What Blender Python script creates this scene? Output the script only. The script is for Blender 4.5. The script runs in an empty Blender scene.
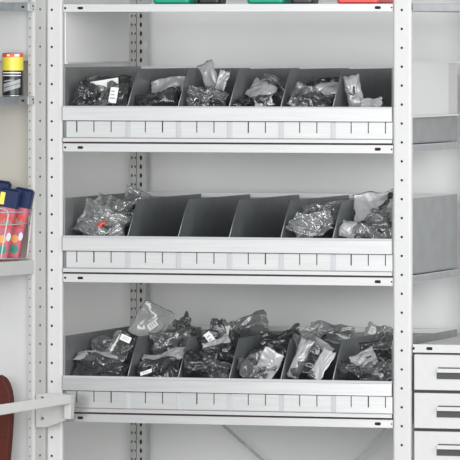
import bpy, bmesh, math, random
from mathutils import Vector, Matrix, Euler, noise

scene = bpy.context.scene
col = scene.collection
# ------------------------------------------------------------------ camera
F = 5883.0                     # focal length in pixels of the 460 px frame
TH = math.atan(0.306)          # the camera stands far to the right and looks back to the left
D = F / 375.0
ZH = 1.55                      # camera height
HY = 38.0                      # horizon row
Cx, Cy = D * math.sin(TH), -D * math.cos(TH)
fx, fy = -math.sin(TH), math.cos(TH)
rx, ry = math.cos(TH), math.sin(TH)

def P(px, py, Y=0.0):
    """point of the photographed row/column on the plane at depth Y"""
    xi = px - 230.0
    dx, dy, dz = fx * F + rx * xi, fy * F + ry * xi, HY - py
    t = (Y - Cy) / dy
    return Vector((Cx + t * dx, Y, ZH + t * dz))

def X(px, Y=0.0): return P(px, 0, Y).x
def Z(py, px=65, Y=0.0): return P(px, py, Y).z

cam_d = bpy.data.cameras.new('camera')
cam = bpy.data.objects.new('camera', cam_d); col.objects.link(cam)
cam_d.sensor_width = 36.0
cam_d.lens = F / 460.0 * 36.0
cam_d.shift_y = (HY - 230.0) / 460.0
cam_d.clip_end = 100
cam.location = (Cx, Cy, ZH)
cam.rotation_euler = (math.pi / 2, 0, TH)
scene.camera = cam

# ------------------------------------------------------------------ materials
def new_mat(name):
    m = bpy.data.materials.new(name); m.use_nodes = True
    nt = m.node_tree; b = nt.nodes['Principled BSDF']
    return m, nt, b

def paint(name, c, rough=0.4, metal=0.0, spec=0.5, nscale=0, namt=0.0, stretch=None, bump=0.0):
    m, nt, b = new_mat(name)
    if isinstance(c, (int, float)): c = (c, c, c)
    b.inputs['Base Color'].default_value = (*c, 1)
    b.inputs['Roughness'].default_value = rough
    b.inputs['Metallic'].default_value = metal
    b.inputs['Specular IOR Level'].default_value = spec
    if nscale:
        tc = nt.nodes.new('ShaderNodeTexCoord'); mp = nt.nodes.new('ShaderNodeMapping')
        nt.links.new(tc.outputs['Object'], mp.inputs['Vector'])
        if stretch: mp.inputs['Scale'].default_value = stretch
        n = nt.nodes.new('ShaderNodeTexNoise'); n.inputs['Scale'].default_value = nscale; n.inputs['Detail'].default_value = 4
        nt.links.new(mp.outputs['Vector'], n.inputs['Vector'])
        r = nt.nodes.new('ShaderNodeValToRGB')
        r.color_ramp.elements[0].position = 0.3; r.color_ramp.elements[1].position = 0.7
        r.color_ramp.elements[0].color = (*[v * (1 - namt) for v in c], 1)
        r.color_ramp.elements[1].color = (*[min(1, v * (1 + namt)) for v in c], 1)
        nt.links.new(n.outputs['Fac'], r.inputs['Fac'])
        nt.links.new(r.outputs['Color'], b.inputs['Base Color'])
        if bump:
            bp = nt.nodes.new('ShaderNodeBump'); bp.inputs['Strength'].default_value = bump; bp.inputs['Distance'].default_value = 0.002
            nt.links.new(n.outputs['Fac'], bp.inputs['Height']); nt.links.new(bp.outputs['Normal'], b.inputs['Normal'])
    return m

M = {}
M['wall'] = paint('wall_grey_white', (0.86, 0.87, 0.862), 0.75, nscale=3, namt=0.02)
M['floor'] = paint('floor_grey', (0.6, 0.6, 0.59), 0.6, nscale=6, namt=0.08)
M['white'] = paint('white_powder_coat', (0.575, 0.58, 0.575), 0.45, nscale=60, namt=0.02, bump=0.04)
M['leftwhite'] = paint('offwhite_powder_coat', (0.52, 0.525, 0.513), 0.5, nscale=60, namt=0.02, bump=0.04)
M['beige'] = paint('beige_sheet', (0.56, 0.54, 0.48), 0.6)
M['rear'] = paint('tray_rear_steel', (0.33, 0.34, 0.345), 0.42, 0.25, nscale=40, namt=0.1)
M['greyshelf'] = paint('grey_shelf_paint', (0.31, 0.325, 0.335), 0.5, 0.15, nscale=30, namt=0.08)
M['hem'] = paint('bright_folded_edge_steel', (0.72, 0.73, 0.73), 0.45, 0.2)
M['panel_lightened'] = paint('lightened_sheet_panel', (0.88, 0.88, 0.875), 0.5)  # panel white lightened to offset the shading on the left sheet
M['panel'] = paint('white_sheet_panel', (0.66, 0.665, 0.66), 0.5, nscale=8, namt=0.015)
M['galv'] = paint('galvanised_steel', (0.38, 0.405, 0.42), 0.42, 0.75, nscale=40, namt=0.14)
M['post_galv'] = paint('galvanised_post', (0.58, 0.59, 0.58), 0.5, 0.3, nscale=30, namt=0.1)
M['divider'] = paint('shade_toned_divider_steel', (0.17, 0.187, 0.195), 0.42, 0.2, nscale=18, namt=0.12)  # galvanised steel, colour darkened for the dark interior it mirrors
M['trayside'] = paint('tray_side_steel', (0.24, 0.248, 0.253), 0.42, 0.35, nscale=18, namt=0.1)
M['front'] = paint('tray_front_steel', (0.555, 0.56, 0.565), 0.38, 0.25, nscale=25, namt=0.05, stretch=(0.25, 1, 6))
M['lowfront'] = paint('bare_tray_front_steel', (0.62, 0.625, 0.63), 0.28, 0.85, nscale=25, namt=0.06, stretch=(0.25, 1, 6))
M['ticket'] = paint('divider_strip_blue_grey', (0.46, 0.48, 0.50), 0.45, 0.3)
M['seam'] = paint('seam_grey', 0.22, 0.7)
M['slit'] = paint('slit_and_gap_shade', (0.035, 0.018, 0.016), 0.8)
M['hole'] = paint('hole_shade_dark', (0.012, 0.012, 0.012), 0.9)  # near-black colour paints the shade inside holes
M['charcoal'] = paint('charcoal_grip', (0.045, 0.048, 0.052), 0.45)
M['black'] = paint('black_plastic', (0.012, 0.012, 0.013), 0.4)
M['graphite'] = paint('graphite_part', (0.03, 0.032, 0.034), 0.35)
M['greypart'] = paint('grey_metal_part', (0.35, 0.36, 0.37), 0.3, 0.7)
M['red'] = paint('red_plastic', (0.62, 0.05, 0.03), 0.4)
M['green'] = paint('green_plastic', (0.0, 0.30, 0.19), 0.4)
M['redbin'] = paint('coral_red_plastic', (0.70, 0.09, 0.08), 0.4)
M['yellow'] = paint('yellow_print', (0.80, 0.68, 0.06), 0.35)
M['canblack'] = paint('black_print', (0.012, 0.012, 0.015), 0.3)
M['canred'] = paint('red_print', (0.72, 0.10, 0.03), 0.35)
M['canlabel'] = paint('pale_grey_print', (0.36, 0.375, 0.38), 0.4, nscale=300, namt=0.25)
M['paper'] = paint('white_card', (0.86, 0.86, 0.86), 0.6)
M['ink'] = paint('grey_ink', (0.30, 0.30, 0.31), 0.6)
M['pink'] = paint('pink_plastic', (0.52, 0.11, 0.165), 0.4, nscale=12, namt=0.06)
M['navy'] = paint('navy_plastic', (0.007, 0.02, 0.075), 0.5, spec=0.25)
M['orange'] = paint('orange_print', (0.85, 0.38, 0.08), 0.4)
M['teal'] = paint('green_print', (0.0, 0.27, 0.17), 0.4)
M['pale'] = paint('pale_blue_print', (0.62, 0.70, 0.84), 0.4)
M['brown'] = paint('red_brown_plastic', (0.085, 0.018, 0.012), 0.6, spec=0.2, nscale=8, namt=0.12)
M['steel'] = paint('polished_steel', (0.7, 0.7, 0.7), 0.22, 0.9)

def film(name, base, opacity, gloss, rough=0.2, scale=22, bump=0.14):
    m, nt, b = new_mat(name)
    nt.nodes.remove(b)
    N = nt.nodes.new; Lk = nt.links.new
    tr = N('ShaderNodeBsdfTransparent'); tr.inputs['Color'].default_value = (0.97, 0.975, 0.975, 1)
    df = N('ShaderNodeBsdfDiffuse'); df.inputs['Color'].default_value = (*base, 1)
    gl = N('ShaderNodeBsdfGlossy'); gl.inputs['Color'].default_value = (0.93, 0.94, 0.95, 1); gl.inputs['Roughness'].default_value = rough
    m1 = N('ShaderNodeMixShader'); m1.inputs['Fac'].default_value = opacity
    m2 = N('ShaderNodeMixShader')
    lw = N('ShaderNodeLayerWeight'); lw.inputs['Blend'].default_value = 0.3
    ma = N('ShaderNodeMath'); ma.operation = 'MULTIPLY_ADD'; ma.use_clamp = True
    ma.inputs[1].default_value = 0.55; ma.inputs[2].default_value = gloss
    tc = N('ShaderNodeTexCoord'); mp = N('ShaderNodeMapping'); mp.inputs['Scale'].default_value = (1, 1, 0.16); mp.inputs['Rotation'].default_value = (0, 0.35, 0)
    n = N('ShaderNodeTexNoise'); n.inputs['Scale'].default_value = scale; n.inputs['Detail'].default_value = 1.5; n.inputs['Distortion'].default_value = 0.5
    Lk(tc.outputs['Object'], mp.inputs['Vector']); Lk(mp.outputs['Vector'], n.inputs['Vector'])
    sb = N('ShaderNodeMath'); sb.operation = 'SUBTRACT'; sb.inputs[1].default_value = 0.5
    ab = N('ShaderNodeMath'); ab.operation = 'ABSOLUTE'
    Lk(n.outputs['Fac'], sb.inputs[0]); Lk(sb.outputs['Value'], ab.inputs[0])
    bp = N('ShaderNodeBump'); bp.inputs['Strength'].default_value = bump; bp.inputs['Distance'].default_value = 0.02
    Lk(ab.outputs['Value'], bp.inputs['Height'])
    Lk(bp.outputs['Normal'], gl.inputs['Normal']); Lk(bp.outputs['Normal'], df.inputs['Normal'])
    Lk(lw.outputs['Facing'], ma.inputs[0])
    Lk(tr.outputs['BSDF'], m1.inputs[1]); Lk(df.outputs['BSDF'], m1.inputs[2])
    Lk(ma.outputs['Value'], m2.inputs['Fac']); Lk(m1.outputs['Shader'], m2.inputs[1]); Lk(gl.outputs['BSDF'], m2.inputs[2])
    Lk(m2.outputs['Shader'], nt.nodes['Material Output'].inputs['Surface'])
    return m
M['film_clear'] = film('clear_bag_film', (0.40, 0.41, 0.41), 0.20, 0.10, 0.12, 45, 0.28)
M['film_light'] = film('milky_bag_film', (0.50, 0.505, 0.51), 0.66, 0.07)
M['film_grey'] = film('grey_bag_film', (0.14, 0.143, 0.147), 0.45, 0.06)
M['film_dark'] = film('smoky_bag_film', (0.026, 0.028, 0.03), 0.55, 0.045)

# ------------------------------------------------------------------ mesh helper
class MB:
    def __init__(self):
        self.v, self.f, self.mi, self.sm, self.mats = [], [], [], [], []
    def mat(self, m):
        if m not in self.mats: self.mats.append(m)
        return self.mats.index(m)
    def add(self, verts, faces, m, smooth=False):
        o = len(self.v); k = self.mat(m)
        self.v += [tuple(p) for p in verts]
        for f in faces:
            self.f.append([i + o for i in f]); self.mi.append(k); self.sm.append(smooth)
    def hexa(self, pts, m):      # pts: bottom 4 ring, top 4 ring
        self.add(pts, [(3, 2, 1, 0), (4, 5, 6, 7), (0, 1, 5, 4), (1, 2, 6, 5), (2, 3, 7, 6), (3, 0, 4, 7)], m)
    def box(self, x0, x1, y0, y1, z0, z1, m):
        self.hexa([(x0, y0, z0), (x1, y0, z0), (x1, y1, z0), (x0, y1, z0), (x0, y0, z1), (x1, y0, z1), (x1, y1, z1), (x0, y1, z1)], m)
    def prism(self, ring, off, m, smooth=False):
        n = len(ring); off = Vector(off)
        a = [Vector(p) for p in ring]; b = [p + off for p in a]
        self.add(a + b, [tuple(range(n - 1, -1, -1)), tuple(range(n, 2 * n))] , m)
        self.add(a + b, [(i, (i + 1) % n, (i + 1) % n + n, i + n) for i in range(n)], m, smooth)
    def tube(self, pts, r, m, n=8, smooth=True):
        pts = [Vector(p) for p in pts]; rings = []
        for i, p in enumerate(pts):
            a = pts[max(0, i - 1)]; b = pts[min(len(pts) - 1, i + 1)]
            t = (b - a).normalized()
            up = Vector((0, 0, 1)) if abs(t.z) < 0.9 else Vector((1, 0, 0))
            u = t.cross(up).normalized(); w = t.cross(u)
            rings.append([p + (u * math.cos(k * 2 * math.pi / n) + w * math.sin(k * 2 * math.pi / n)) * r for k in range(n)])
        vs = [q for rg in rings for q in rg]; fs = []
        for i in range(len(pts) - 1):
            for k in range(n):
                fs.append((i * n + k, i * n + (k + 1) % n, (i + 1) * n + (k + 1) % n, (i + 1) * n + k))
        self.add(vs, fs, m, smooth)
        self.add(rings[0] + rings[-1], [tuple(range(n - 1, -1, -1)), tuple(range(n, 2 * n))], m)
    def lathe(self, prof, m, n=32, c=(0, 0, 0)):   # prof: (r, z)
        vs = []; fs = []
        for r, z in prof:
            for k in range(n):
                a = 2 * math.pi * k / n
                vs.append((c[0] + r * math.cos(a), c[1] + r * math.sin(a), c[2] + z))
        for i in range(len(prof) - 1):
            for k in range(n):
                fs.append((i * n + k, i * n + (k + 1) % n, (i + 1) * n + (k + 1) % n, (i + 1) * n + k))
        self.add(vs, fs, m, True)
    def build(self, name, parent=None, bevel=0.0, seg=2):
        me = bpy.data.meshes.new(name); me.from_pydata(self.v, [], self.f)
        for m in self.mats: me.materials.append(m)
        for p, k, s in zip(me.polygons, self.mi, self.sm): p.material_index = k; p.use_smooth = s
        me.validate(); me.update()
        bm = bmesh.new(); bm.from_mesh(me); bmesh.ops.remove_doubles(bm, verts=bm.verts, dist=1e-6)
        bmesh.ops.recalc_face_normals(bm, faces=bm.faces); bm.to_mesh(me); bm.free()
        o = bpy.data.objects.new(name, me); col.objects.link(o)
        if bevel:
            b = o.modifiers.new('bevel', 'BEVEL'); b.width = bevel; b.segments = seg; b.limit_method = 'ANGLE'
        if parent:
            o.parent = parent
        return o

def tag(o, label, cat, group=None):
    o['label'] = label; o['category'] = cat
    if group: o['group'] = group
    return o
def thing(name, label, cat, loc=(0, 0, 0), rz=0.0, group=None):
    o = bpy.data.objects.new(name, None); col.objects.link(o)
    o.location = loc; o.rotation_euler = (0, 0, rz); o.empty_display_size = 0.05
    return tag(o, label, cat, group)

# ------------------------------------------------------------------ depths
def solveY(px0, px1):
    lo, hi = 0, 3
    x = X(px0)
    for _ in range(60):
        m = (lo + hi) / 2
        dx, dy = x - Cx, m - Cy
        w = dx * fx + dy * fy; q = 230 + F * (dx * rx + dy * ry) / w
        if q < px1: lo = m
        else: hi = m
    return lo
YT = solveY(179, 252.3)        # back of the trays
YP = solveY(47, 135.5)         # rear uprights
YW = YP + 0.06
ZTOP = ZH + 0.30

# ------------------------------------------------------------------ setting
w = MB(); w.box(-2.2, 3.2, YW, YW + 0.1, 0, 2.8, M['wall']); o = w.build('wall_back'); o['kind'] = 'structure'
f = MB(); f.box(-2.2, 3.2, -3.2, YW, -0.1, 0, M['floor']); o = f.build('floor'); o['kind'] = 'structure'

# ------------------------------------------------------------------ main shelving unit
unit = thing('shelving_unit', 'white perforated steel shelving unit carrying the three divided trays', 'shelving', (0, 0, 0))

def disc(mb, c, r, axis, m, depth=0.0006, n=12, sx=1.0, sz=1.0, tang=None):
    """flat dark hole mark facing direction axis at c"""
    axis = Vector(axis).normalized(); t = Vector(tang) if tang else Vector((1, 0, 0))
    z = Vector((0, 0, 1))
    sq = lambda q: q if sx < 1.5 else math.copysign(abs(q) ** .5, q)
    n = 12 if sx < 1.5 else 24
    pts = [Vector(c) - axis * 0.001 + t * (r * sx * sq(math.cos(2 * math.pi * k / n))) + z * (r * sz * sq(math.sin(2 * math.pi * k / n))) for k in range(n)]
    mb.prism(pts, axis * (0.001 + depth), m)

def perf_post(prof, z0, cell, ncell, perf, m):
    """post of constant section; perf maps a section edge to (offset along edge, radius, vertical stretch, every, phase)"""
    mb = MB(); n = len(prof); prof = [Vector((a, b, 0)) for a, b in prof]
    zs_ = [z0 + cell * k for k in range(ncell + 1)]
    def at(p, z): return Vector((p.x, p.y, z))
    area_ = sum(prof[i].x * prof[(i + 1) % n].y - prof[(i + 1) % n].x * prof[i].y for i in range(n))
    for k in range(ncell):
        za, zb = zs_[k], zs_[k + 1]
        for i in range(n):
            a, b = prof[i], prof[(i + 1) % n]
            pf = perf.get(i)
            if not pf or (k + pf[4]) % pf[3]:
                mb.add([at(a, za), at(b, za), at(b, zb), at(a, zb)], [(0, 1, 2, 3)], m); continue
            t = (b - a).normalized(); ln = (b - a).length
            inn = Vector((-t.y, t.x, 0)) * (1 if area_ > 0 else -1)
            c = pf[0] * ln; r = pf[1]; szr = pf[2]; zc = (za + zb) / 2; q = 16
            hole = [(c + r * math.cos(2 * math.pi * j / q), zc + r * szr * math.sin(2 * math.pi * j / q)) for j in range(q)]
            outer = []
            for j in range(q):
                an = 2 * math.pi * j / q; dx, dz = math.cos(an), math.sin(an)
                if j == 2: o_ = (ln, zb)
                elif j == 6: o_ = (0, zb)
                elif j == 10: o_ = (0, za)
                elif j == 14: o_ = (ln, za)
                elif j in (15, 0, 1): o_ = (ln, zc + (zb - zc) * (0, .5, 0)[(j + 1) % 3 if False else (0 if j == 0 else (1 if j == 1 else 2))] if j != 15 else zc - (zc - za) * .5)
                elif j in (7, 8, 9): o_ = (0, zc + (zb - zc) * (.5 if j == 7 else (0 if j == 8 else -.5)))
                elif j in (3, 4, 5): o_ = (c + (ln - c) * .5 if j == 3 else (c if j == 4 else c * .5), zb)
                else: o_ = (c * .5 if j == 11 else (c if j == 12 else c + (ln - c) * .5), za)
                outer.append(o_)
            V = lambda sx, d=0.0: at(a + t * sx[0] + inn * d, sx[1])
            mb.add([V(p) for p in outer] + [V(p) for p in hole], [(j, (j + 1) % q, q + (j + 1) % q, q + j) for j in range(q)], m)
            mb.add([V(p) for p in hole] + [V(p, .0016) for p in hole], [(j, (j + 1) % q, q + (j + 1) % q, q + j) for j in range(q)], m)
            mb.add([V(p, .0016) for p in hole], [tuple(range(q))], M['hole'])
    mb.add([at(p, zs_[0]) for p in prof], [tuple(range(n))], m); mb.add([at(p, zs_[-1]) for p in prof], [tuple(range(n))], m)
    return mb

def front_upright(px0, px1, holex, hy, pitch, m):
    x0, x1 = X(px0), X(px1)
    r = 0.007
    prof = []
    for k in range(5):
        a = math.pi + k * math.pi / 8; prof.append((x0 + r + r * math.cos(a), r + r * math.sin(a)))
    e = len(prof) - 1
    for k in range(5):
        a = -math.pi / 2 + k * math.pi / 8; prof.append((x1 - r + r * math.cos(a), r + r * math.sin(a)))
    prof += [(x1, 0.013), (x0, 0.013)]
    zh = P(holex, hy, 0).z; cell = zh - P(holex, hy + pitch, 0).z
    nlow = int((zh - cell / 2) / cell)
    z0 = zh - cell / 2 - nlow * cell
    ln = (x1 - r) - (x0 + r)
    return perf_post(prof, z0, cell, nlow + 6, {e: ((X(holex) - x0 - r) / ln, 0.0035, 1.0, 1, 0)}, m)
front_upright(46.2, 62.3, 51.7, 9.8, 18.59, M['white']).build('front_upright', unit)
front_upright(392.7, 411.3, 401.7, 10.0, 18.92, M['white']).build('front_upright', unit)

def rear_upright(x0):
    y = YP
    prof = [(0, .03), (0, 0), (.012, 0), (.019, 0), (.0195, .012), (.0215, .012), (.022, -.004), (.047, -.004), (.050, -.001), (.050, .03)]
    prof = [(x0 + a, y + b) for a, b in prof]
    return perf_post(prof, 0.0, 0.025, int(ZTOP / 0.025), {1: (.5, .0021, 2.2, 1, 0), 2: (.5, .0021, 1.7, 1, 0), 6: (.48, .0034, 2.1, 1, 0)}, M['post_galv'])
rear_upright(X(129.8, YP)).build('rear_upright', unit)
rear_upright(X(129.8, YP) + X(401.6) - X(52)).build('rear_upright', unit)

XL, XR = X(62.8), X(392.5)
def main_shelf(zt, zb, fm, x0, x1, parent, slot_l=True, slot_r=True, px_l=None, zc=None):
    mb = MB()
    mb.box(x0, x1, 0.002, 0.014, zb, zt, fm)
    mb.box(x0, x1, 0.014, YT + 0.02, zt - 0.006, zt - 0.002, M['galv'])
    mb.box(x0, x0 + 0.004, 0.014, YT + 0.02, zb, zt - 0.006, fm)
    mb.box(x1 - 0.004, x1, 0.014, YT + 0.02, zb, zt - 0.006, M['greyshelf'])
    zc = (zt + zb) / 2
    if slot_l:
        disc(mb, (x0 + 0.006, 0.002, zc), 0.0034, (0, -1, 0), M['hole'])
        disc(mb, (x0 + 0.049, 0.002, zc), 0.0042, (0, -1, 0), M['hole'], sx=1.9, sz=0.9)
    if slot_r:
        disc(mb, (x1 - 0.041, 0.002, zc), 0.0042, (0, -1, 0), M['hole'], sx=2.0, sz=1.0)
        disc(mb, (x1 - 0.003, 0.002, zc), 0.0025, (0, -1, 0), M['hole'])
    return mb.build('shelf', parent, 0.0012)
SH = [(143.3, 151.6), (273.6, 282.0), (413.4, 421.8)]
main_shelf(Z(4.2), Z(12), M['front'], XL, XR, unit)
main_shelf(Z(SH[0][0]), Z(SH[0][1]), M['front'], XL, XR, unit)
main_shelf(Z(SH[1][0]), Z(SH[1][1]), M['front'], XL, XR, unit)
main_shelf(Z(SH[2][0]), Z(SH[2][1]), M['lowfront'], XL, XR, unit)
# shelf of the next bay on the right, above its drawers, and the one at the top
XB0 = X(412.4); XB1 = XB0 + (XR - XL)
def bay_shelf(zt, zb, fm, name='shelf', slot=True):
    mb = MB()
    mb.box(XB0, XB1, 0.002, 0.014, zb, zt, fm)
    mb.box(XB0, XB1, 0.014, YT + 0.02, zt - 0.006, zt - 0.002, fm)
    zc = (zt + zb) / 2
    if slot: disc(mb, (XB0 + 0.003, 0.002, zc), 0.0032, (0, -1, 0), M['hole'], sz=1.3)
    if slot: disc(mb, (XB0 + 0.046, 0.002, zc), 0.0042, (0, -1, 0), M['hole'], sx=2.0, sz=1.0)
    return mb.build(name, unit, 0.0012)
bay_shelf(Z(3.4, 435), Z(11.2, 435), M['greyshelf'], slot=False)
bay_shelf(Z(344.6, 435), Z(352.9, 435), M['white'])
# sheets closing the sides of the upper compartments
mb = MB(); mb.box(X(62.8) - 0.003, X(62.8) + 0.0005, 0.022, solveY(62.8, 129), Z(62.5), Z(4), M['panel_lightened'])  # left sheet uses the lightened copy of the panel white
mb.box(X(62.8) - 0.004, X(62.8) + 0.006, 0.022, solveY(62.8, 129), Z(64.0), Z(62.0), M['panel'])
mb.build('side_panel', unit, 0.001)
xs = X(398)
mb = MB(); mb.box(xs, xs + 0.002, 0.056, solveY(398, 448), Z(118.0, 412), Z(64.0, 412), M['panel'])
mb.box(xs, xs + 0.007, 0.056, solveY(398, 457), Z(118.4, 412), Z(116.6, 412), M['panel'])
mb.box(xs, xs + 0.007, 0.056, solveY(398, 457), Z(64.0, 412), Z(61.6, 412), M['panel'])
mb.box(xs - 0.004, xs - 0.002, solveY(398, 446), solveY(398, 458), Z(118.0, 412), Z(64.0, 412), M['leftwhite'])
mb.build('side_panel', unit, 0.0006)
# crossed flat braces behind the lowest opening
def brace(a, b, y):
    pa, pb = P(*a, y), P(*b, y); d = (pb - pa).normalized(); pb = pa + d * 0.9
    n = Vector((-d.z, 0, d.x)) * 0.004
    mb = MB(); mb.prism([pa + n, pb + n, pb - n, pa - n], (0, 0.003, 0), M['galv']); mb.build('cross_brace', unit)
brace((214, 417), (261, 459), YP - 0.012); brace((395, 418), (357, 459), YP - 0.018)

# ------------------------------------------------------------------ trays
TICKS0 = 76.5
DIV = [126.6, 177.2, 228.2, 279.8, 331.8]
def tray(k, top, lip, line, lab, zs, label, fm, divs, leans=None):
    t = thing('divided_tray', label, 'tray', (0, 0, 0), 0, 'divided trays on the shelves')
    zb = zs + 0.0005
    zt, zl, zln, zla = Z(top), Z(lip), Z(line), Z(lab)
    yb = 0.0055
    mb = MB()
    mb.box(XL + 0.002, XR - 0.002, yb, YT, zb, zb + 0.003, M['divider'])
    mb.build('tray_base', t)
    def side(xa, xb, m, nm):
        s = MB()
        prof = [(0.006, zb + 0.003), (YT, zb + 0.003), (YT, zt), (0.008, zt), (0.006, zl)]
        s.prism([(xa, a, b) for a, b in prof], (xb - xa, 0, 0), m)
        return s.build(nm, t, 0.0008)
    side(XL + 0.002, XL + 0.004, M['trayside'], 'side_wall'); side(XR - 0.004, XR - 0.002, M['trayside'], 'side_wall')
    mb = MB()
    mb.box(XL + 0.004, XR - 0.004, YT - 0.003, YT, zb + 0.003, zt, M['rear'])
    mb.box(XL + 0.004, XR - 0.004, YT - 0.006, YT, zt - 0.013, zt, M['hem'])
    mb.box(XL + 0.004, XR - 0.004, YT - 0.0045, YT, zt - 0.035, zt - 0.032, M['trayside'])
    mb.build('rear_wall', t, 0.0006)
    # front: rolled lip band, slotted label strip, foot ledge
    fr = MB()
    fr.box(XL + 0.001, XR - 0.001, -0.006, 0.005, zln + 0.0012, zl - (0.0035, 0.006, 0.0075)[k], fm)
    hr = (0.0035, 0.006, 0.0075)[k]
    fr.box(XL + 0.001, XR - 0.001, -0.0035, 0.006, zl - hr, zl, M['ticket'])
    fr.box(XL + 0.001, XR - 0.001, 0.003, 0.0055, zla, zln + 0.0012, fm)
    fr.box(XL + 0.001, XR - 0.001, -0.003, 0.0055, zb + 0.004, zla, fm)
    fr.box(XL + 0.001, XL + 0.0095, 0.0025, 0.0035, zla, zln + 0.001, M['divider'])  # dark strip painting the shaded gap beside the post
    fr.build('front_strip', t, 0.0012)
    sl = MB()
    sl.box(XL + 0.001, XR - 0.001, -0.0005, 0.0032, zln - 0.0006, zln + 0.0011, M['slit'])  # dark bar painting the gap shadow under the lip band
    sl.box(XL + 0.001, XR - 0.001, 0.0, 0.005, zb, zb + 0.003, M['slit'])
    sl.box(XL + 0.001, XR - 0.001, -0.0004, 0.0032, zla + 0.0002, zla + 0.0019, M['seam'])
    px = TICKS0; i = 0
    while px < 390:
        x = X(px)
        wv = 0.0011 if (i * 7 + k * 3) % 5 else 0.0015
        sl.box(x - wv, x + wv, 0.0022, 0.0032, zln - 0.030, zln, M['slit'])
        i += 1; px += 17.15
    sl.build('slots', t)
    for j, d in enumerate(divs):
        x = X(d)
        dv = MB()
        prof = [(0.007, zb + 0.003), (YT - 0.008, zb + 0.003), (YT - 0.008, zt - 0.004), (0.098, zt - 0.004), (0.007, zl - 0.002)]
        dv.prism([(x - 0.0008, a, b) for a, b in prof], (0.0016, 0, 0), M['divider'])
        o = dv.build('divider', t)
        e = MB(); 
        e.tube([(x, 0.0075, zl - 0.003), (x, 0.098, zt - 0.0035)], 0.0012, M['galv'], 6)
        e.build('folded_edge', o)
        x += 0.004; s = MB(); s.box(x - 0.0065, x + 0.0065, 0.0005, 0.0029, zla + 0.001, zln - 0.001, M['ticket']); s.build('label_strip', o, 0.0008)
    return t
TR = [(67.3, 105.8, 120.8, 138.0), (198.0, 235.4, 251.0, 268.2), (336.0, 375.4, 390.6, 408.0)]
tray(0, *TR[0], Z(SH[0][0]), 'grey steel divided tray on the upper shelf, with bags in all six compartments', M['front'], DIV)
tray(1, *TR[1], Z(SH[1][0]), 'grey steel divided tray on the middle shelf, with three empty compartments', M['front'], DIV)
tray(2, *TR[2], Z(SH[2][0]), 'grey steel divided tray on the lowest shelf, heaped with dark bags', M['lowfront'], DIV)

# ------------------------------------------------------------------ drawer cabinet in the right bay
cab = thing('drawer_cabinet', 'white steel drawer cabinet under the right bay shelf', 'drawer cabinet', (0, 0, 0))
cx0, cx1 = X(413.4), X(413.4) + 0.46
zt = Z(354.2, 435) - 0.001
mb = MB(); mb.box(cx0, cx1, 0.012, 0.5, Z(354.2, 435) - 0.62, zt, M['white']); mb.build('body', cab, 0.001)
mb = MB(); mb.box(cx0 - 0.002, cx0 + 0.0025, 0.008, 0.012, Z(354.2, 435) - 0.6, zt, M['charcoal']); mb.build('dark_edge_strip', cab)  # narrow charcoal strip down the left edge of the cabinet
pit = 38.3
for k in range(4):
    y0 = 354.8 + pit * k; y1 = y0 + 35.3
    za, zb2 = Z(y1, 435), Z(y0, 435)
    mb = MB(); mb.box(cx0 + 0.003, cx1 - 0.003, -0.004, 0.012, za, zb2, M['white'])
    d = mb.build('drawer', cab, 0.0016)
    if k < 3:
        mb = MB(); mb.box(cx0 + 0.003, cx1 - 0.003, 0.002, 0.012, za - 0.007, za, M['black']); mb.build('gap_shade', d)  # black strip painting the shaded gap between drawers
    hx0, hx1 = X(437.2), cx1 - (X(437.2) - cx0)
    mb = MB()
    h0 = Z(y0 + 12.3, 435)
    mb.box(hx0 + 0.004, hx1 - 0.004, -0.0065, -0.004, h0 - 0.003, h0, M['charcoal'])
    mb.box(hx0, hx1, -0.006, -0.004, Z(y0 + 24, 435), Z(y0 + 17.6, 435), M['charcoal'])
    mb.build('grip_recess', d)
    mb = MB(); mb.box(hx0 + 0.003, hx1 - 0.003, -0.016, -0.004, Z(y0 + 17.4, 435), h0 - 0.003, M['white']); mb.build('handle', d, 0.001)

# ------------------------------------------------------------------ corner unit on the left (its front faces right)
ALP = math.radians(80.2)
O = P(46, 0, -0.004)
corner = thing('corner_shelving_unit', 'off-white shelving unit at the left edge, set at an angle to the tray shelves', 'shelving', (O.x - 0.0005, O.y - 0.002, 0), ALP)
ca, sa = math.cos(ALP), math.sin(ALP)
def L(x, y, z=0): return Vector((O.x - 0.0005 + ca * x - sa * y, O.y - 0.002 + sa * x + ca * y, z))
def ZL(py, x=-0.09, y=0.0):
    p = L(x, y); dx, dy = p.x - Cx, p.y - Cy; return ZH + (HY - py) / F * (dx * fx + dy * fy)
def pxL(x, y):
    p = L(x, y); dx, dy = p.x - Cx, p.y - Cy; return 230 + F * (dx * rx + dy * ry) / (dx * fx + dy * fy)
PW = 0.055
r = 0.008
prof = [(0, 0.04), (0, 0), (-PW, 0)] + [(-PW - r * math.sin(k * math.pi / 8), r - r * math.cos(k * math.pi / 8)) for k in range(1, 5)] + [(-PW - r, 0.019), (0, 0.019)]
prof[0] = (0, 0.019); prof.pop()
cell = (ZL(9.3, -0.03) - ZL(9.3 + 18.59, -0.03)) / 2
zh = ZL(9.3, -0.03); nlow = int((zh - cell / 2) / cell)
perf_post(prof, zh - cell / 2 - nlow * cell, cell, nlow + 8, {1: (.54, .0056, .62, 2, nlow % 2), 6: (.55, .0017, 1.5, 1, 0)}, M['leftwhite']).build('upright', corner)
mb = MB(); mb.box(-0.016, -0.013, 0.024, 0.42, 0.2, ZTOP, M['beige']); mb.build('end_frame', corner)
mb = MB(); mb.box(-0.046, -0.040, 0.024, 0.42, ZL(61, -0.04), ZTOP, M['panel']); mb.build('end_panel', corner, 0.001)
mb = MB(); mb.box(-0.044, -0.040, 0.024, 0.42, 0.4, ZL(274, -0.04), M['panel']); mb.build('end_panel', corner, 0.001)
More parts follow.
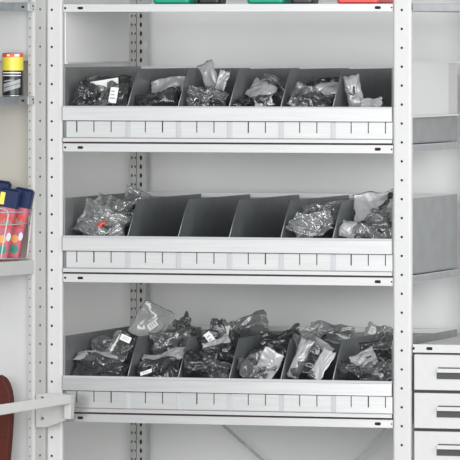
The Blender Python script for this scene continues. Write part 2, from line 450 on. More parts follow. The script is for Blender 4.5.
def lshelf(ya, yb, m, slots=True, edge=0.0):
    zt, zb = ZL(ya), ZL(yb)
    mb = MB(); mb.box(-0.7, -PW - r - 0.001, 0.001, 0.012, zb, zt, m)
    mb.box(-0.7, -PW - r - 0.001, 0.012, 0.40, zt - 0.005, zt - 0.001, m)
    if slots:
        zc = (zt + zb) / 2
        disc(mb, (-0.125, 0.001, zc), 0.0038, (0, -1, 0), M['hole'], sx=2.1, sz=0.8)
        mb.box(-0.098, -PW - r - 0.001, -0.0008, 0.001, zb, zt, M['front'])
        disc(mb, (-0.072, -0.0008, zc + 0.003), 0.0034, (0, -1, 0), M['hole'])
        disc(mb, (-0.070, -0.0008, zc - 0.006), 0.0024, (0, -1, 0), M['hole'])
    return mb.build('shelf', corner, 0.001)
lshelf(2.8, 11.2, M['galv']); lshelf(96.6, 104.6, M['galv']); lshelf(260.2, 274.2, M['leftwhite'], False)

# spray can on the middle shelf of the corner unit
zs = ZL(96.6) - 0.001 + 0.0005
can = thing('spray_can', 'black and yellow can with a red top band on the left corner shelf', 'can', L(-0.108, 0.041, zs), 0)
H = 44.2 / 375; R = 0.0285
mb = MB()
def band(mb, z0, z1, m, dr=0.0): mb.lathe([(R + dr, z0 * H), (R + dr, z1 * H)], m, 40)
mb.lathe([(0.0, 0.002), (R - 0.003, 0.0015), (R - 0.001, 0), (R, 0.002), (R, 0.004)], M['steel'], 40)
band(mb, 0.034, 0.60, M['canblack']); band(mb, 0.60, 0.90, M['yellow']); 
mb.build('can_body', can)
mb = MB(); band(mb, 0.90, 0.985, M['canred']); mb.lathe([(R, 0.985 * H), (R - 0.001, H), (R - 0.003, H), (R - 0.004, H - 0.004), (0, H - 0.005)], M['steel'], 40); mb.build('top_rim', can)
# printed patches wrap the can on the side towards the room
def patch(mb, a0, a1, zlo, zhi, m, skew=0.0, n=10, dr=0.0004):
    vs = []; fs = []
    for k in range(n + 1):
        a = a0 + (a1 - a0) * k / n; s = skew * k / n
        for z in (zlo + s, zhi + s): vs.append(((R + dr) * math.cos(a), (R + dr) * math.sin(a), z * H))
    for k in range(n): fs.append((2 * k, 2 * k + 2, 2 * k + 3, 2 * k + 1))
    mb.add(vs, fs, m, True)
c0 = math.radians(-73)
body = [c for c in can.children if c.name.startswith('can_body')][0]
def printed(nm, *a):
    mb = MB(); patch(mb, *a); mb.build(nm, body)
printed('printed_line', c0 - 1.1, c0 + 0.9, 0.535, 0.56, M['paper']); printed('printed_line', c0 - 1.1, c0 + 0.9, 0.475, 0.495, M['paper'])
printed('printed_label', c0 - 1.0, c0 + 0.8, 0.20, 0.29, M['canlabel'], 0.12); printed('printed_label', c0 - 1.0, c0 + 0.8, 0.10, 0.185, M['canlabel'], 0.12)
printed('printed_label', c0 - 0.9, c0 + 0.1, 0.34, 0.37, M['canlabel'], 0.03)
printed('printed_patch', c0 - 0.55, c0 - 0.25, 0.92, 0.965, M['paper']); printed('printed_patch', c0 + 0.2, c0 + 0.7, 0.915, 0.97, M['paper'])

# bottles in a wire basket on the lower shelf of the corner unit
zs = ZL(260.2) - 0.001 + 0.0006
def bottle(lx, ly, lean, lab, hh=0.196, w=0.044, tw=0.0, sticker=False):
    p = L(lx, ly, zs)
    t = thing('bottle', lab, 'bottle', p, 0, 'pink bottles in the wire basket')
    t.rotation_euler = (0.0, lean, math.radians(8 + tw))
    hw, hd = w / 2, 0.017
    def ringat(z, a, b, n=6, rr=0.006):
        out = []
        for (sx, sy, st) in ((1, 1, 0), (-1, 1, 1), (-1, -1, 2), (1, -1, 3)):
            for k in range(n):
                an = (st + k / (n - 1)) * math.pi / 2
                out.append((sx * (a - rr) + rr * math.cos(an), sy * (b - rr) + rr * math.sin(an), z))
        return out
    def loft(rings, m):
        mb = MB(); n = len(rings[0]); vs = [v for r_ in rings for v in r_]; fs = []
        for i in range(len(rings) - 1):
            for k in range(n): fs.append((i * n + k, i * n + (k + 1) % n, (i + 1) * n + (k + 1) % n, (i + 1) * n + k))
        fs += [tuple(range(n - 1, -1, -1)), tuple(range(len(vs) - n, len(vs)))]
        mb.add(vs, fs, m, False); return mb
    zb = hh * 0.74
    lo = abs(math.sin(lean)) * hw
    mb = loft([ringat(lo, hw - 0.004, hd - 0.003), ringat(lo + 0.006, hw - 0.001, hd), ringat(zb * 0.5, hw - 0.003, hd), ringat(zb, hw, hd)], M['pink']); mb.build('bottle_body', t)
    mb = loft([ringat(zb, hw + 0.003, hd + 0.002), ringat(hh - 0.006, hw + 0.004, hd + 0.002), ringat(hh, hw - 0.002, hd - 0.003)], M['navy'])
    mb.box(-hw * 0.3, -hw * 0.22, -hd - 0.0026, -hd, zb + 0.004, hh - 0.008, M['navy']); mb.box(hw * 0.3, hw * 0.38, -hd - 0.0026, -hd, zb + 0.004, hh - 0.008, M['navy'])
    if sticker: mb.box(-hw - 0.003, -hw * 0.55, -hd - 0.003, -hd, zb + 0.006, hh - 0.012, M['yellow'])
    mb.build('bottle_cap', t)
    mb = MB(); y = -hd - 0.0004
    def blob(cx, cz, a, b, m, dy=0):
        mb.prism([(cx + a * math.cos(q * math.pi / 8), y - dy, cz + b * math.sin(q * math.pi / 8)) for q in range(16)], (0, 0.001, 0), m)
    mb.box(-hw * 0.75, hw * 0.9, y, y + 0.001, zb * 0.62, zb * 0.86, M['red'])
    for q in range(5): mb.box(-hw * 0.55 + q * 0.0062, -hw * 0.55 + q * 0.0062 + 0.0045, y - 0.0004, y + 0.001, zb * 0.68, zb * (0.78 if q % 2 else 0.74), M['ink'])
    blob(hw * 0.05, zb * 0.41, 0.0105, 0.011, M['orange']); blob(hw * 0.72, zb * 0.47, 0.006, 0.0115, M['pale'], 0.0003)
    blob(hw * 0.25, zb * 0.22, 0.011, 0.0115, M['teal'], 0.0003)
    mb.build('bottle_label', t)
    return t
bottle(-0.100, 0.050, math.radians(11), 'pink bottle with navy cap leaning in basket, nearest the white upright', sticker=False)
bottle(-0.155, 0.055, math.radians(10), 'pink bottle with navy cap and yellow sticker, cut by the left edge', sticker=True)
bottle(-0.11, 0.105, math.radians(8), 'third navy-capped bottle standing taller behind the other two', hh=0.215, w=0.04)
bk = thing('wire_basket', 'white wire basket holding the pink bottles on the corner shelf', 'basket', (corner.location.x, corner.location.y, 0), ALP)
mb = MB(); zz = lambda y: ZL(y)
def rod(pts, r=0.0016): mb.tube(pts, r, M['white'], 8)
def wl(x, y, py): return (x, y, ZL(py, x, y))
rod([wl(-0.098, 0.004, 258.5), wl(-0.066, 0.004, 209)], 0.002)
mb.build('end_wire', bk); mb = MB()
rod([wl(-0.30, 0.004, 207.5), wl(-0.235, 0.004, 208.5), wl(-0.207, 0.004, 210.5), wl(-0.200, 0.004, 215), wl(-0.225, 0.004, 240), wl(-0.24, 0.004, 258.5)], 0.002)
mb.build('front_wire', bk); mb = MB()
rod([wl(-0.40, 0.008, 226), wl(-0.15, 0.008, 224.5), wl(-0.074, 0.008, 222.5)], 0.0012); rod([wl(-0.40, 0.008, 213), wl(-0.09, 0.008, 212), wl(-0.066, 0.008, 209)], 0.001)
rod([wl(-0.40, 0.006, 258.8), wl(-0.098, 0.006, 258.6)], 0.0016)
mb.build('cross_wire', bk)

# brown casing, lower left
pts = [(-18, 470), (-18, 400), (-16, 388), (-11, 379), (-5, 375.5), (-1, 375.5), (4, 378.5), (7, 384), (9.3, 391), (10.5, 399), (10.5, 418), (9.5, 436), (7.8, 455), (6.5, 470)]
yb = L(-0.16, 0.03).y
zlow = min(P(a, b, yb).z for a, b in pts)
br = thing('tool_case', 'reddish-brown round-topped plastic case behind the white bar', 'tool case', P(0, 440, yb))
base = br.location
mb = MB(); mb.prism([P(a, b, yb) - base for a, b in pts], (0, 0.035, 0), M['brown'], False); mb.build('case_body', br, 0.006, 3)
mb = MB(); mb.prism([P(a, b, yb) - base + Vector((0, -0.003, 0)) for a, b in [(-15, 470), (-15, 438), (7, 438), (5.5, 452), (4, 470)]], (0, 0.006, 0), M['brown']); mb.build('case_flap', br, 0.002)
mb = MB(); disc(mb, P(6.6, 394.3, yb) - base, 0.0045, (0, -1, 0), M['black'], 0.0015); mb.build('rivet', br)
# what the case stands on, below the frame
lshelf(470.3, 478, M['galv'], False)

# white pull-out bar with its bracket
bar = thing('support_bar', 'white steel bar on a bolted bracket, crossing the uprights at lower left', 'bar', P(50, 410, -0.07))
b0 = bar.location
def Q(px, py, y): return P(px, py, y) - b0
mb = MB(); y = -0.068
mb.prism([Q(35.8, 394.5, y), Q(46, 393.2, y), Q(66, 394, y), Q(66, 420.5, y), Q(46, 427.3, y), Q(35.8, 427.6, y)], (0, 0.006, 0), M['leftwhite'])
mb.build('bracket_plate', bar, 0.0012)
mb = MB()
mb.prism([Q(63.8, 394.2, -0.10), Q(71.2, 395, -0.10), Q(71.2, 402, -0.10), Q(70.3, 419.5, -0.10), Q(63.8, 419, -0.10)], (0, 0.031, 0), M['leftwhite']); mb.build('end_block', bar, 0.002)
mb = MB()
ya, yc = -0.115, -0.36
a = [Q(69, 394.6, ya), Q(69, 403.6, ya)]; c = [Q(-8, 405.8, yc), Q(-8, 416.6, yc)]
tn = Vector((-0.006, -0.012, 0)); tb = Vector((0.004, 0.010, 0))
mb.hexa([c[1] + tn, a[1] + tn, a[1] + tb, c[1] + tb, c[0] + tn, a[0] + tn, a[0] + tb, c[0] + tb], M['leftwhite']); mb.build('arm', bar, 0.002)
for yy in (398, 418.4):
    mb = MB(); disc(mb, Q(42.6, yy, -0.068), 0.0055, (0, -1, 0), M['steel'], 0.003); disc(mb, Q(42.6, yy, -0.071), 0.0024, (0, -1, 0), M['hole'], 0.0004); mb.build('bolt', bar)

# ------------------------------------------------------------------ things on the top shelf (only their feet show)
zt = Z(4.2) + 0.0005
def tub(px0, px1, m, lab, cat, name, round_=0.02, h=0.12):
    x0, x1 = X(px0), X(px1); w = (x1 - x0) / 2; d = 0.10
    t = thing(name, lab, cat, ((x0 + x1) / 2, 0.085 if w < .04 else 0.11, zt), 0)
    d = 0.035 if w < .04 else 0.09
    def ring(z, s, rr):
        out = []
        for (sx, sy, st) in ((1, 1, 0), (-1, 1, 1), (-1, -1, 2), (1, -1, 3)):
            for k in range(5):
                an = (st + k / 4) * math.pi / 2
                out.append((sx * (w * s - rr) + rr * math.cos(an), sy * (d * s - rr) + rr * math.sin(an), z))
        return out
    rs = [ring(0, 0.93, .008), ring(0.004, 0.99, .01), ring(h * .8, 1.06, .012), ring(h, 1.06, .012)]
    mb = MB(); n = 20; vs = [v for r_ in rs for v in r_]; fs = []
    for i in range(3):
        for k in range(n): fs.append((i * n + k, i * n + (k + 1) % n, (i + 1) * n + (k + 1) % n, (i + 1) * n + k))
    fs += [tuple(range(n - 1, -1, -1)), tuple(range(len(vs) - n, len(vs)))]
    mb.add(vs, fs, m); mb.build('tub_body', t)
    mb = MB(); mb.prism([(a * 1.04, b * 1.04, h + 0.0) for a, b, _ in ring(0, 1.06, .012)], (0, 0, 0.012), m); mb.build('lid', t)
tub(150, 187, M['green'], 'green tub at the left of the top shelf, only its foot showing', 'tub', 'storage_tub')
tub(191, 214, M['black'], 'black tub between the two green tubs on the top shelf', 'tub', 'storage_tub')
tub(244, 281, M['green'], 'green tub at mid top shelf, right of the wider black tub', 'tub', 'storage_tub')
tub(285, 307, M['graphite'], 'charcoal tub on the top shelf, between green and red tubs', 'tub', 'storage_tub')
tub(334, 376, M['redbin'], 'red tub at the right of the top shelf, only its foot showing', 'tub', 'storage_tub')

# ------------------------------------------------------------------ bags of small parts
FLOOR = {'bags in the upper tray': Z(SH[0][0]), 'bags in the middle tray': Z(SH[1][0]), 'bags in the lowest tray': Z(SH[2][0])}
WALLS = [XL + 0.004] + [X(d) for d in DIV] + [XR - 0.004]
def compartment(x, group):
    for a, b in zip(WALLS, WALLS[1:]):
        if x < b or b == WALLS[-1]: return a + 0.0025, b - 0.0025
def bag(px, py, Y, w, h, roll, tilt, fm, lab, seed, yaw=0, thick=0.016, cont='dark', card=None, cr=1.0, group=None, cat='bag', stuff=3):
    """w, h in photo pixels; roll turns the bag in the picture plane, tilt leans its top away from the viewer"""
    rnd = random.Random(seed)
    sheet = fm == 'film_light' and seed != 40
    if sheet: cr *= .6
    thick *= .6
    W, Hh = w * (1.0 if seed >= 200 else 1.08 if sheet else 1.34) / 358.0, h * (1.0 if seed >= 200 else 1.08 if sheet else 1.25) / 358.0
    name = 'parts_bag'
    R_ = Euler((math.radians(-tilt), math.radians(roll), math.radians(yaw)), 'XYZ').to_matrix()
    R_ = Matrix.Rotation(math.radians(yaw), 3, 'Z') @ Matrix.Rotation(math.radians(-tilt), 3, 'X') @ Matrix.Rotation(math.radians(roll), 3, 'Y')
    nu, nv = (30, 26)
    off = Vector((seed * 3.7, seed * 1.3, seed * 0.7))
    folds = []
    S_ = min(W, Hh)
    for q in range(8):
        an = rnd.uniform(0, math.pi); cc = rnd.uniform(-.5, .5) * max(W, Hh) * .5
        folds.append((math.cos(an), math.sin(an), cc, rnd.choice((-1, 1)) * rnd.uniform(.14, .42) * cr, rnd.choice((1, -1, 0))))
    mean = [sum(f_[3] * abs(a * f_[0] + b * f_[1] - f_[2]) for f_ in folds) for a in (-W / 3, W / 3) for b in (-Hh / 3, Hh / 3)]
    mean = sum(mean) / 4
    ntch = [(rnd.uniform(-1, 1), rnd.uniform(.03, .16) * (.25 if sheet else 1)) for _ in range(4)]
    pc = (rnd.choice((-1.15, 1.15)) * W / 2, rnd.choice((-1.2, 1.2, .4)) * Hh / 2)
    pk = rnd.uniform(3.5, 6); pc2 = (rnd.uniform(-1.3, 1.3) * W / 2, -pc[1] * 1.1)
    tri = lambda q: abs((q % 2.0) - 1.0) - 0.5
    def ptf(u, v, s):
        # u,v in -1..1 ; s = +1 front, -1 back
        a = u * W / 2; b = v * Hh / 2
        edge = max(0.0, (1 - abs(u) ** 2.6)) * max(0.0, (1 - abs(v) ** 2.6))
        y = 0.0
        for (fx_, fy_, fc, fa, fs_) in folds:
            if fs_ == 0 or fs_ == s: y += fa * abs(a * fx_ + b * fy_ - fc) * (1 if fs_ == 0 else edge)
        y = max(-.016, min(.016, (y - mean * .6)))
        fine = noise.noise(Vector((a * 60, b * 60, s)) + off) * 0.0016 * cr
        for (qx, qz), kk in ((pc, pk), (pc2, pk * 1.3)):
            an = math.atan2(b - qz, a - qx); rr_ = math.hypot(b - qz, a - qx)
            an += noise.noise(Vector((an * 2, rr_ * 20, s)) + off) * .25
            y += tri(an * kk) * min(.012, rr_ * .22) * (.35 if sheet else .6) * cr * (0.5 + 0.5 * edge) * (1 if s > 0 else .6)
        y += fine - s * thick * edge ** 0.6
        rim = noise.noise(Vector((u * 2.4, v * 2.4, 7)) + off) * (.005 if sheet else .009)
        rim2 = noise.noise(Vector((u * 2.4, v * 2.4, 17)) + off) * (.005 if sheet else .009)
        k1 = 1 - sum(d_ * max(0, 1 - abs(v - c_) / .35) for c_, d_ in ntch[:2]) * abs(u) ** 2
        k2 = 1 - sum(d_ * max(0, 1 - abs(u - c_) / .35) for c_, d_ in ntch[2:]) * abs(v) ** 2
        return Vector((a * k1 + rim * abs(u), y, b * k2 + rim2 * abs(v)))
    def fit(p):      # keeps the film inside its compartment, pressed against what it leans on
        return Vector((cx_ + (p.x - cx_) * sx_ + dx_, p.y, p.z))
    vs = []; fs = []
    for s in (1, -1):
        for j in range(nv + 1):
            for i in range(nu + 1):
                u = -1 + 2 * i / nu; v = -1 + 2 * j / nv
                p = ptf(u, v, s)
                vs.append(R_ @ p)
    c = P(px, py, Y)
    lo_, hi_ = compartment(c.x, group)
    xa, xb = min(p.x for p in vs), max(p.x for p in vs)
    cx_ = (xa + xb) / 2; sx_ = min(1.0, (hi_ - lo_) / (xb - xa)); dx_ = 0.0
    ha = (xb - xa) * sx_ / 2
    if c.x + cx_ - ha < lo_: dx_ = lo_ - (c.x + cx_ - ha)
    if c.x + cx_ + ha > hi_: dx_ = hi_ - (c.x + cx_ + ha)
    zf = FLOOR[group] + 0.004
    low = min(p.z for p in vs) + c.z
    yb_ = min(p.y for p in vs) + c.y; ye_ = max(p.y for p in vs) + c.y
    if yb_ < 0.012: c.y += 0.012 - yb_
    if ye_ > YT - 0.008: c.y -= ye_ - (YT - 0.008)
    if low < zf:     # squash what would reach below the tray's base
        top_ = max(p.z for p in vs) + c.z
        for p in vs: p.z = zf + (p.z + c.z - low) / (top_ - low) * (top_ - zf) - c.z
    Ri = R_.transposed()
    loc_ = lambda p: Ri @ p
    vs = [loc_(fit(p)) for p in vs]
    K = (nu + 1) * (nv + 1)
    # rim verts shared: average front and back there
    for j in range(nv + 1):
        for i in range(nu + 1):
            if i in (0, nu) or j in (0, nv):
                k = j * (nu + 1) + i; m_ = (vs[k] + vs[k + K]) / 2; vs[k] = m_; vs[k + K] = m_.copy()
    for s in (0, 1):
        for j in range(nv):
            for i in range(nu):
                q = s * K + j * (nu + 1) + i
                fq = (q, q + 1, q + nu + 2, q + nu + 1)
                fs.append(fq if s == 0 else fq[::-1])
    mb = MB(); mb.add(vs, fs, M[fm], True)
    o = mb.build(name); o.location = c; o.rotation_euler = R_.to_euler()
    tag(o, lab, cat, group)
    cm = {'dark': M['graphite'], 'black': M['black'], 'grey': M['greypart'], 'red': M['red']}
    if cont:
        kinds = ['dark', 'black', 'dark', 'grey'] if cont == 'dark' else (['grey', 'grey', 'dark'] if cont == 'grey' else [cont])
        for q in range(stuff):
            m = cm[kinds[(q + seed) % len(kinds)]]
            cb = MB()
            cu, cv = rnd.uniform(-.42, .42), rnd.uniform(-.5, .3)
            l = rnd.uniform(.22, .42) * min(W, Hh); an = rnd.uniform(0, math.pi); rr = rnd.uniform(.32, .55) * thick * (1.6 if cont == 'red' else 1)
            if cont == 'red': cu, cv, an = .0, .0, .5
            pts = []
            bend = rnd.uniform(-.5, .5)
            for k in range(6):
                tt = -1 + 2 * k / 5
                x = cu * W / 2 + math.cos(an + bend * tt) * l * tt * .6; z = cv * Hh / 2 + math.sin(an + bend * tt) * l * tt * .6
                x = max(-W * .40, min(W * .40, x)); z = max(-Hh * .40, min(Hh * .40, z))
                y = noise.noise(Vector((x * 16, z * 16, 0)) + off) * 0.011 * cr
                pts.append(loc_(fit(R_ @ Vector((x, y * 0, z)))))
            cb.tube(pts, rr, m, 8)
            cb.build('content_part', o)
    if card:
        u, v, cw, ch, ang = card
        cb = MB(); cw /= 358; ch /= 358
        ce, si = math.cos(math.radians(ang)), math.sin(math.radians(ang))
        def cp(a, b, d=0): 
            x = u * W / 2 + a * ce - b * si; z = v * Hh / 2 + a * si + b * ce
            return loc_(fit(R_ @ Vector((x, -thick - 0.012 * cr - d, z))))
        def cquad(a0, a1, b0, b1, d, m): cb.prism([cp(a0, b0, d), cp(a1, b0, d), cp(a1, b1, d), cp(a0, b1, d)], Vector((0, 0.0008, 0)), m)
        cquad(-cw / 2, cw / 2, -ch / 2, ch / 2, 0, M['paper'])
        for q in range(3 if cw * 358 < 20 else 0):
            b = ch * (0.25 - 0.22 * q); cquad(-cw * .36, cw * rnd.uniform(.05, .36), b - ch * .035, b + ch * .035, 0.0003, M['ink'])
        co = cb.build('label_card', o); co['label'] = 'white printed label card'
    return o

G1, G2, G3 = 'bags in the upper tray', 'bags in the middle tray', 'bags in the lowest tray'
A = 'film_dark'; B = 'film_grey'; C_ = 'film_light'; T = 'film_clear'
BAGS = [
 # upper tray
 (73, 97, 0.045, 16, 28, 14, 25, A, 'dark upright bag against the left wall of the upper tray', 1, 0, .012, 'dark', None, 1, G1),
 (88, 97, 0.090, 30, 26, 20, 50, B, 'grey flattened bag in the first compartment of upper tray, below the white label', 2, 0, .014, 'dark', None, 1, G1),
 (106, 90, .17, 34, 26, -6, 25, A, 'bag bearing the large white label in the first compartment of the upper tray', 3, 0, .014, 'dark', (0.0, .15, 28, 12, 4), .6, G1),
 (116, 97, .10, 18, 24, 8, 20, A, 'small bag with an upright white tag beside the first divider of upper tray', 4, 0, .010, 'dark', (-.1, 0, 8, 16, 4), .6, G1),
 (152, 98, 0.060, 44, 24, -12, 45, A, 'dark bag at the front of the second compartment of the upper tray', 5, 0, .016, 'dark', None, 1.2, G1),
 (166, 88, .32, 44, 18, -8, 40, C_, 'pale flat bag across the back of the second compartment of the upper tray', 6, 0, .010, 'dark', None, 1.2, G1),
 (194, 100, 0.050, 20, 20, 10, 15, B, 'small rounded bag at lower left of the third compartment of upper tray', 7, 0, .013, 'dark', None, 1.3, G1),
 (209, 79, .24, 15, 34, -24, 12, C_, 'tall pale bag poking above the rim in the third compartment of upper tray', 8, 0, .008, None, None, 1.1, G1),
 (213, 99, 0.060, 20, 18, 20, 15, B, 'crumpled bag at lower right of the third compartment of upper tray', 9, 0, .012, 'dark', None, 1.4, G1),
 (222, 84, .2, 10, 26, 14, 10, C_, 'narrow pale bag standing against the third divider of upper tray', 10, 0, .007, None, None, .9, G1),
 (241, 101, 0.045, 26, 14, 4, 40, A, 'low black bag at the front left of the fourth compartment of upper tray', 11, 0, .012, 'black', None, 1, G1),
 (260, 90, .20, 26, 20, 30, 25, C_, 'grey-white square bag in the middle of the fourth compartment of upper tray', 12, 0, .010, 'dark', None, .7, G1),
 (264, 101, .07, 17, 12, -18, 20, C_, 'little pale packet before the square bag in the upper tray', 13, 0, .006, None, None, .6, G1),
 (276, 86, .26, 26, 14, 28, 35, B, 'striped dark bag behind the fourth divider of upper tray', 14, 0, .012, 'black', None, 1.3, G1),
 (296, 97, 0.060, 16, 22, 22, 20, B, 'thin creased bag at the left of the fifth compartment of upper tray', 15, 0, .009, 'dark', None, 1.4, G1),
 (322, 91, .22, 36, 15, -16, 35, C_, 'shiny pale bag lying across the fifth compartment of the upper tray', 16, 0, .010, 'dark', None, 1.2, G1),
 (318, 84, .36, 30, 14, -12, 35, A, 'black bag at the back of the fifth compartment of upper tray', 17, 0, .014, 'black', None, 1, G1),
 (314, 101, 0.060, 34, 14, -6, 40, A, 'dark creased bag at the front of the fifth compartment of upper tray', 18, 0, .012, 'dark', None, 1.3, G1),
 (351, 91, .12, 15, 32, -14, 10, C_, 'single tall pale bag in the sixth compartment of the upper tray', 19, 0, .008, 'dark', None, 1.2, G1),
 (372, 103, .10, 20, 9, 0, 30, C_, 'tiny pale bag lying low in the last compartment of upper tray', 20, 0, .006, None, None, 1, G1),
 # middle tray
 (78, 223, 0.060, 34, 30, 20, 35, T, 'clear glittering bag at the front left of the middle tray', 30, 0, .018, 'grey', None, 1.5, G2),
 (80, 211, .28, 30, 26, -14, 35, T, 'clear bag heaped behind the glittering bag in middle tray', 31, 0, .018, 'grey', None, 1.4, G2),
 (102, 224, .07, 34, 24, -10, 30, T, 'clear bag with a red part inside in the middle tray', 32, 0, .018, 'red', None, 1.4, G2, 'bag', 1),
 (106, 210, .28, 34, 30, 16, 35, T, 'clear bag at the centre back of the first compartment of middle tray', 33, 0, .018, 'grey', None, 1.5, G2),
 (121, 205, .40, 34, 28, 24, 35, T, 'clear bag rising over the rim beside the first divider of middle tray', 34, 0, .016, 'black', None, 1.4, G2),
 (117, 223, .07, 26, 26, 16, 30, T, 'clear bag leaning on the first divider of the middle tray', 35, 0, .016, 'grey', None, 1.4, G2),
 (294, 228, 0.050, 24, 18, 24, 30, T, 'clear bag of wires at the front left of fifth compartment of middle tray', 36, 0, .014, 'grey', None, 1.4, G2),
 (308, 217, .20, 44, 20, -22, 40, B, 'long grey coiled-lead bag in the fifth compartment of the middle tray', 37, 0, .014, 'dark', None, 1.3, G2),
 (323, 209, .30, 32, 18, -20, 40, T, 'clear bag of bright connectors at the back of fifth compartment of middle tray', 38, 0, .014, 'grey', None, 1.6, G2),
 (322, 227, .08, 30, 20, -20, 35, T, 'clear bag of connectors against the last divider of middle tray', 39, 0, .014, 'grey', None, 1.5, G2),
 (374, 209, .30, 44, 34, -14, 30, C_, 'big milky bag filling the back of the last compartment of middle tray', 40, 0, .022, 'grey', None, .9, G2),
 (342, 228, .08, 15, 16, 10, 20, C_, 'small milky bag just right of the last divider in middle tray', 41, 0, .012, None, None, 1, G2),
 (364, 226, .12, 36, 18, -22, 35, B, 'dark wire bag under the big milky bag in middle tray', 42, 0, .014, 'dark', None, 1.5, G2),
 (376, 231, .06, 30, 14, 6, 30, T, 'clear bag of wire loops at the front right of middle tray', 43, 0, .012, 'grey', None, 1.6, G2),
 # lowest tray
 (84, 366, 0.050, 42, 22, 12, 35, A, 'dark crumpled bag at the front left corner of the lowest tray', 50, 0, .018, 'dark', None, 1.1, G3),
 (91, 355, 0.120, 48, 14, 4, 60, C_, 'pale flat bag spread over the dark bag at left of lowest tray', 51, 0, .008, None, None, .9, G3),
 (104, 347, .34, 32, 18, -18, 40, B, 'grey bag at the back of the first compartment of lowest tray', 52, 0, .014, 'dark', None, 1.1, G3),
 (118, 351, .16, 16, 32, 26, 20, B, 'blister bag with a big white card in the first compartment of lowest tray', 53, 0, .008, 'black', (-.1, .25, 10, 20, 0), .4, G3),
 (128, 354, .12, 14, 34, 22, 15, A, 'blister bag standing against the first divider of the lowest tray', 54, 0, .008, 'black', (.1, .75, 11, 6, 0), .4, G3),
 (107, 371, .06, 28, 12, -4, 40, A, 'low dark bag before the blister bags in the lowest tray', 55, 0, .010, 'dark', None, 1.2, G3),
 (169, 324, .44, 32, 34, 24, 15, C_, 'tall pale bag standing highest at the back of lowest tray', 56, 0, .008, None, (.1, -.1, 7, 11, -30), .7, G3),
 (183, 326, .38, 14, 18, -30, 20, A, 'small black bag beside the tallest pale bag in lowest tray', 57, 0, .010, 'black', None, .8, G3),
 (177, 340, .28, 36, 22, -14, 30, B, 'shiny grey bag below the tallest pale bag in lowest tray', 58, 0, .014, 'dark', None, 1.0, G3),
 (164, 356, .16, 46, 16, -2, 50, C_, 'pale flat bag at the centre of second compartment of lowest tray', 59, 0, .010, 'dark', None, 1.1, G3),
 (160, 368, 0.060, 46, 22, -14, 35, A, 'dark bag at the front of second compartment of lowest tray', 60, 0, .016, 'dark', (-.4, -.55, 15, 4, 4), 1.2, G3),
 (196, 366, 0.045, 20, 26, 6, 15, A, 'rounded smoky bag at the front left of third compartment of lowest tray', 61, 0, .014, 'dark', None, 1.3, G3),
 (216, 369, .07, 26, 20, 20, 20, B, 'crumpled shiny bag at the front right of third compartment of lowest tray', 62, 0, .013, 'dark', None, 1.6, G3),
 (205, 341, .28, 20, 22, -40, 20, A, 'dark bag with a slanted white tag in third compartment of lowest tray', 63, 0, .010, 'black', (-.2, .2, 7, 17, 0), .5, G3),
 (215, 332, .26, 9, 22, 8, 10, A, 'slim black bag upright in the third compartment of lowest tray', 64, 0, .010, 'black', None, .6, G3),
 (225, 335, .30, 13, 22, 6, 12, B, 'bag with an upright white tag near the third divider of lowest tray', 65, 0, .008, 'dark', (0, .1, 9, 15, 0), .4, G3),
 (217, 347, .20, 26, 16, -20, 30, C_, 'milky pouch in the middle of third compartment of lowest tray', 66, 0, .010, None, None, .9, G3),
 (222, 355, .14, 28, 18, -22, 30, A, 'black bag under the milky pouch in lowest tray', 67, 0, .014, 'black', None, .9, G3),
 (240, 327, .46, 26, 24, -22, 20, B, 'matte grey bag above the rim behind the third divider of lowest tray', 68, 0, .010, None, None, .7, G3),
 (245, 368, 0.050, 22, 24, -20, 18, B, 'shiny bag at the front left of the fourth compartment of lowest tray', 69, 0, .011, 'dark', None, 1.3, G3),
 (266, 351, .22, 44, 22, -28, 30, A, 'smoky bag reaching diagonally across fourth compartment of lowest tray', 70, 0, .015, 'dark', None, 1.2, G3),
 (262, 367, .10, 24, 24, 14, 30, A, 'black bag at the front middle of fourth compartment of lowest tray', 71, 0, .014, 'black', None, 1.0, G3),
 (277, 366, .06, 18, 30, 24, 12, C_, 'pale creased bag at the right of fourth compartment of lowest tray', 72, 0, .008, None, None, 1.2, G3),
 (284, 340, .36, 30, 16, -16, 30, A, 'dark bag lying over the fourth divider at the back of lowest tray', 73, 0, .012, 'black', None, 1.2, G3),
 (291, 358, .09, 13, 38, 18, 12, C_, 'pale narrow bag standing by the fourth divider of lowest tray', 74, 0, .007, None, None, 1.2, G3),
 (303, 352, .16, 16, 36, -16, 15, B, 'grey peaked bag in the fifth compartment of the lowest tray', 75, 0, .010, 'dark', None, 1.2, G3),
 (310, 367, .09, 24, 24, 14, 20, A, 'smooth dark bag at the front of fifth compartment of lowest tray', 76, 0, .012, 'dark', None, 1.0, G3),
 (312, 342, .28, 36, 9, 34, 25, C_, 'long pale strip of film across the fifth compartment of lowest tray', 77, 0, .005, None, None, .7, G3),
 (323, 336, .42, 34, 18, 6, 30, B, 'grey bag at the back of fifth compartment of lowest tray', 78, 0, .014, 'dark', None, 1.0, G3),
 (325, 365, .075, 13, 30, 27, 14, C_, 'flat whitish packet leaning on the last divider of lowest tray', 79, 0, .005, None, None, .35, G3),
 (364, 361, .12, 24, 20, -30, 25, C_, 'bright creased bag at the centre of the last compartment of lowest tray', 80, 0, .010, 'dark', None, 1.2, G3),
 (384, 354, .20, 26, 24, -20, 25, A, 'smoky bag by the right wall of the lowest tray', 81, 0, .014, 'dark', None, 1.3, G3),
 (382, 370, .06, 26, 18, -14, 25, B, 'grey coiled bag at the front right of lowest tray', 82, 0, .012, 'dark', None, 1.5, G3),
 (352, 372, 0.050, 34, 13, 6, 35, A, 'low dark bag at the front of last compartment of lowest tray', 83, 0, .012, 'dark', None, 1.4, G3),
 (388, 340, .34, 18, 18, 8, 20, B, 'small grey bag high at the right rear of the lowest tray', 84, 0, .010, 'dark', None, 1.2, G3),
 (373, 332, .52, 15, 14, 24, 15, C_, 'white-tagged packet showing over the rim in the last compartment of lowest tray', 85, 0, .006, None, (0, .1, 7, 8, 0), .5, G3),
]
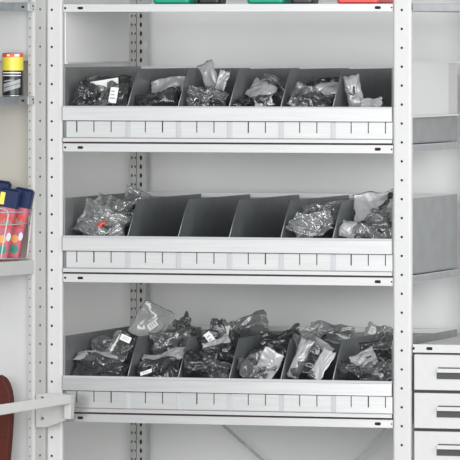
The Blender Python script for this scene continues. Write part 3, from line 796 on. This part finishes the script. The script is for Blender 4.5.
KEEP = {56, 57, 68, 65, 64, 85, 84, 34}
for b in BAGS:
    b = list(b)
    if b[9] not in KEEP: b[2] = max(.04, b[2] * .62)
    bag(*b)

# ------------------------------------------------------------------ light
wd = bpy.data.worlds.new('world'); scene.world = wd; wd.use_nodes = True
bg = wd.node_tree.nodes['Background']; bg.inputs['Color'].default_value = (0.98, 0.99, 1.0, 1); bg.inputs['Strength'].default_value = 0.42
def area(name, loc, target, sx, sy, power, colr=(1, 1, 1)):
    l = bpy.data.lights.new(name, 'AREA'); l.shape = 'RECTANGLE'; l.size = sx; l.size_y = sy; l.energy = power; l.color = colr
    o = bpy.data.objects.new(name, l); col.objects.link(o); o.location = loc
    o.rotation_euler = (Vector(target) - Vector(loc)).to_track_quat('-Z', 'Y').to_euler()
    return o
area('front_fill_light', (1.7, -6.6, 1.75), (0.1, 0.3, 1.05), 6.8, 2.4, 530)  # added wide soft source brightening rear wall and metal fronts, no actual window
area('ceiling_lamp', (0.2, -4.2, 3.2), (0.1, 0.3, 1.1), 2.4, 1.0, 26)
area('side_fill_light', (2.5, -1.2, 1.75), (0.1, 0.3, 1.15), 0.9, 1.2, 32)  # added lamp for right-facing sheets and falloff to the left, no actual window

scene.cycles.transparent_max_bounces = 24
vs_ = scene.view_settings
vs_.view_transform = 'Standard'; vs_.look = 'None'; vs_.exposure = -0.33; vs_.gamma = 1.0; vs_.use_curve_mapping = False
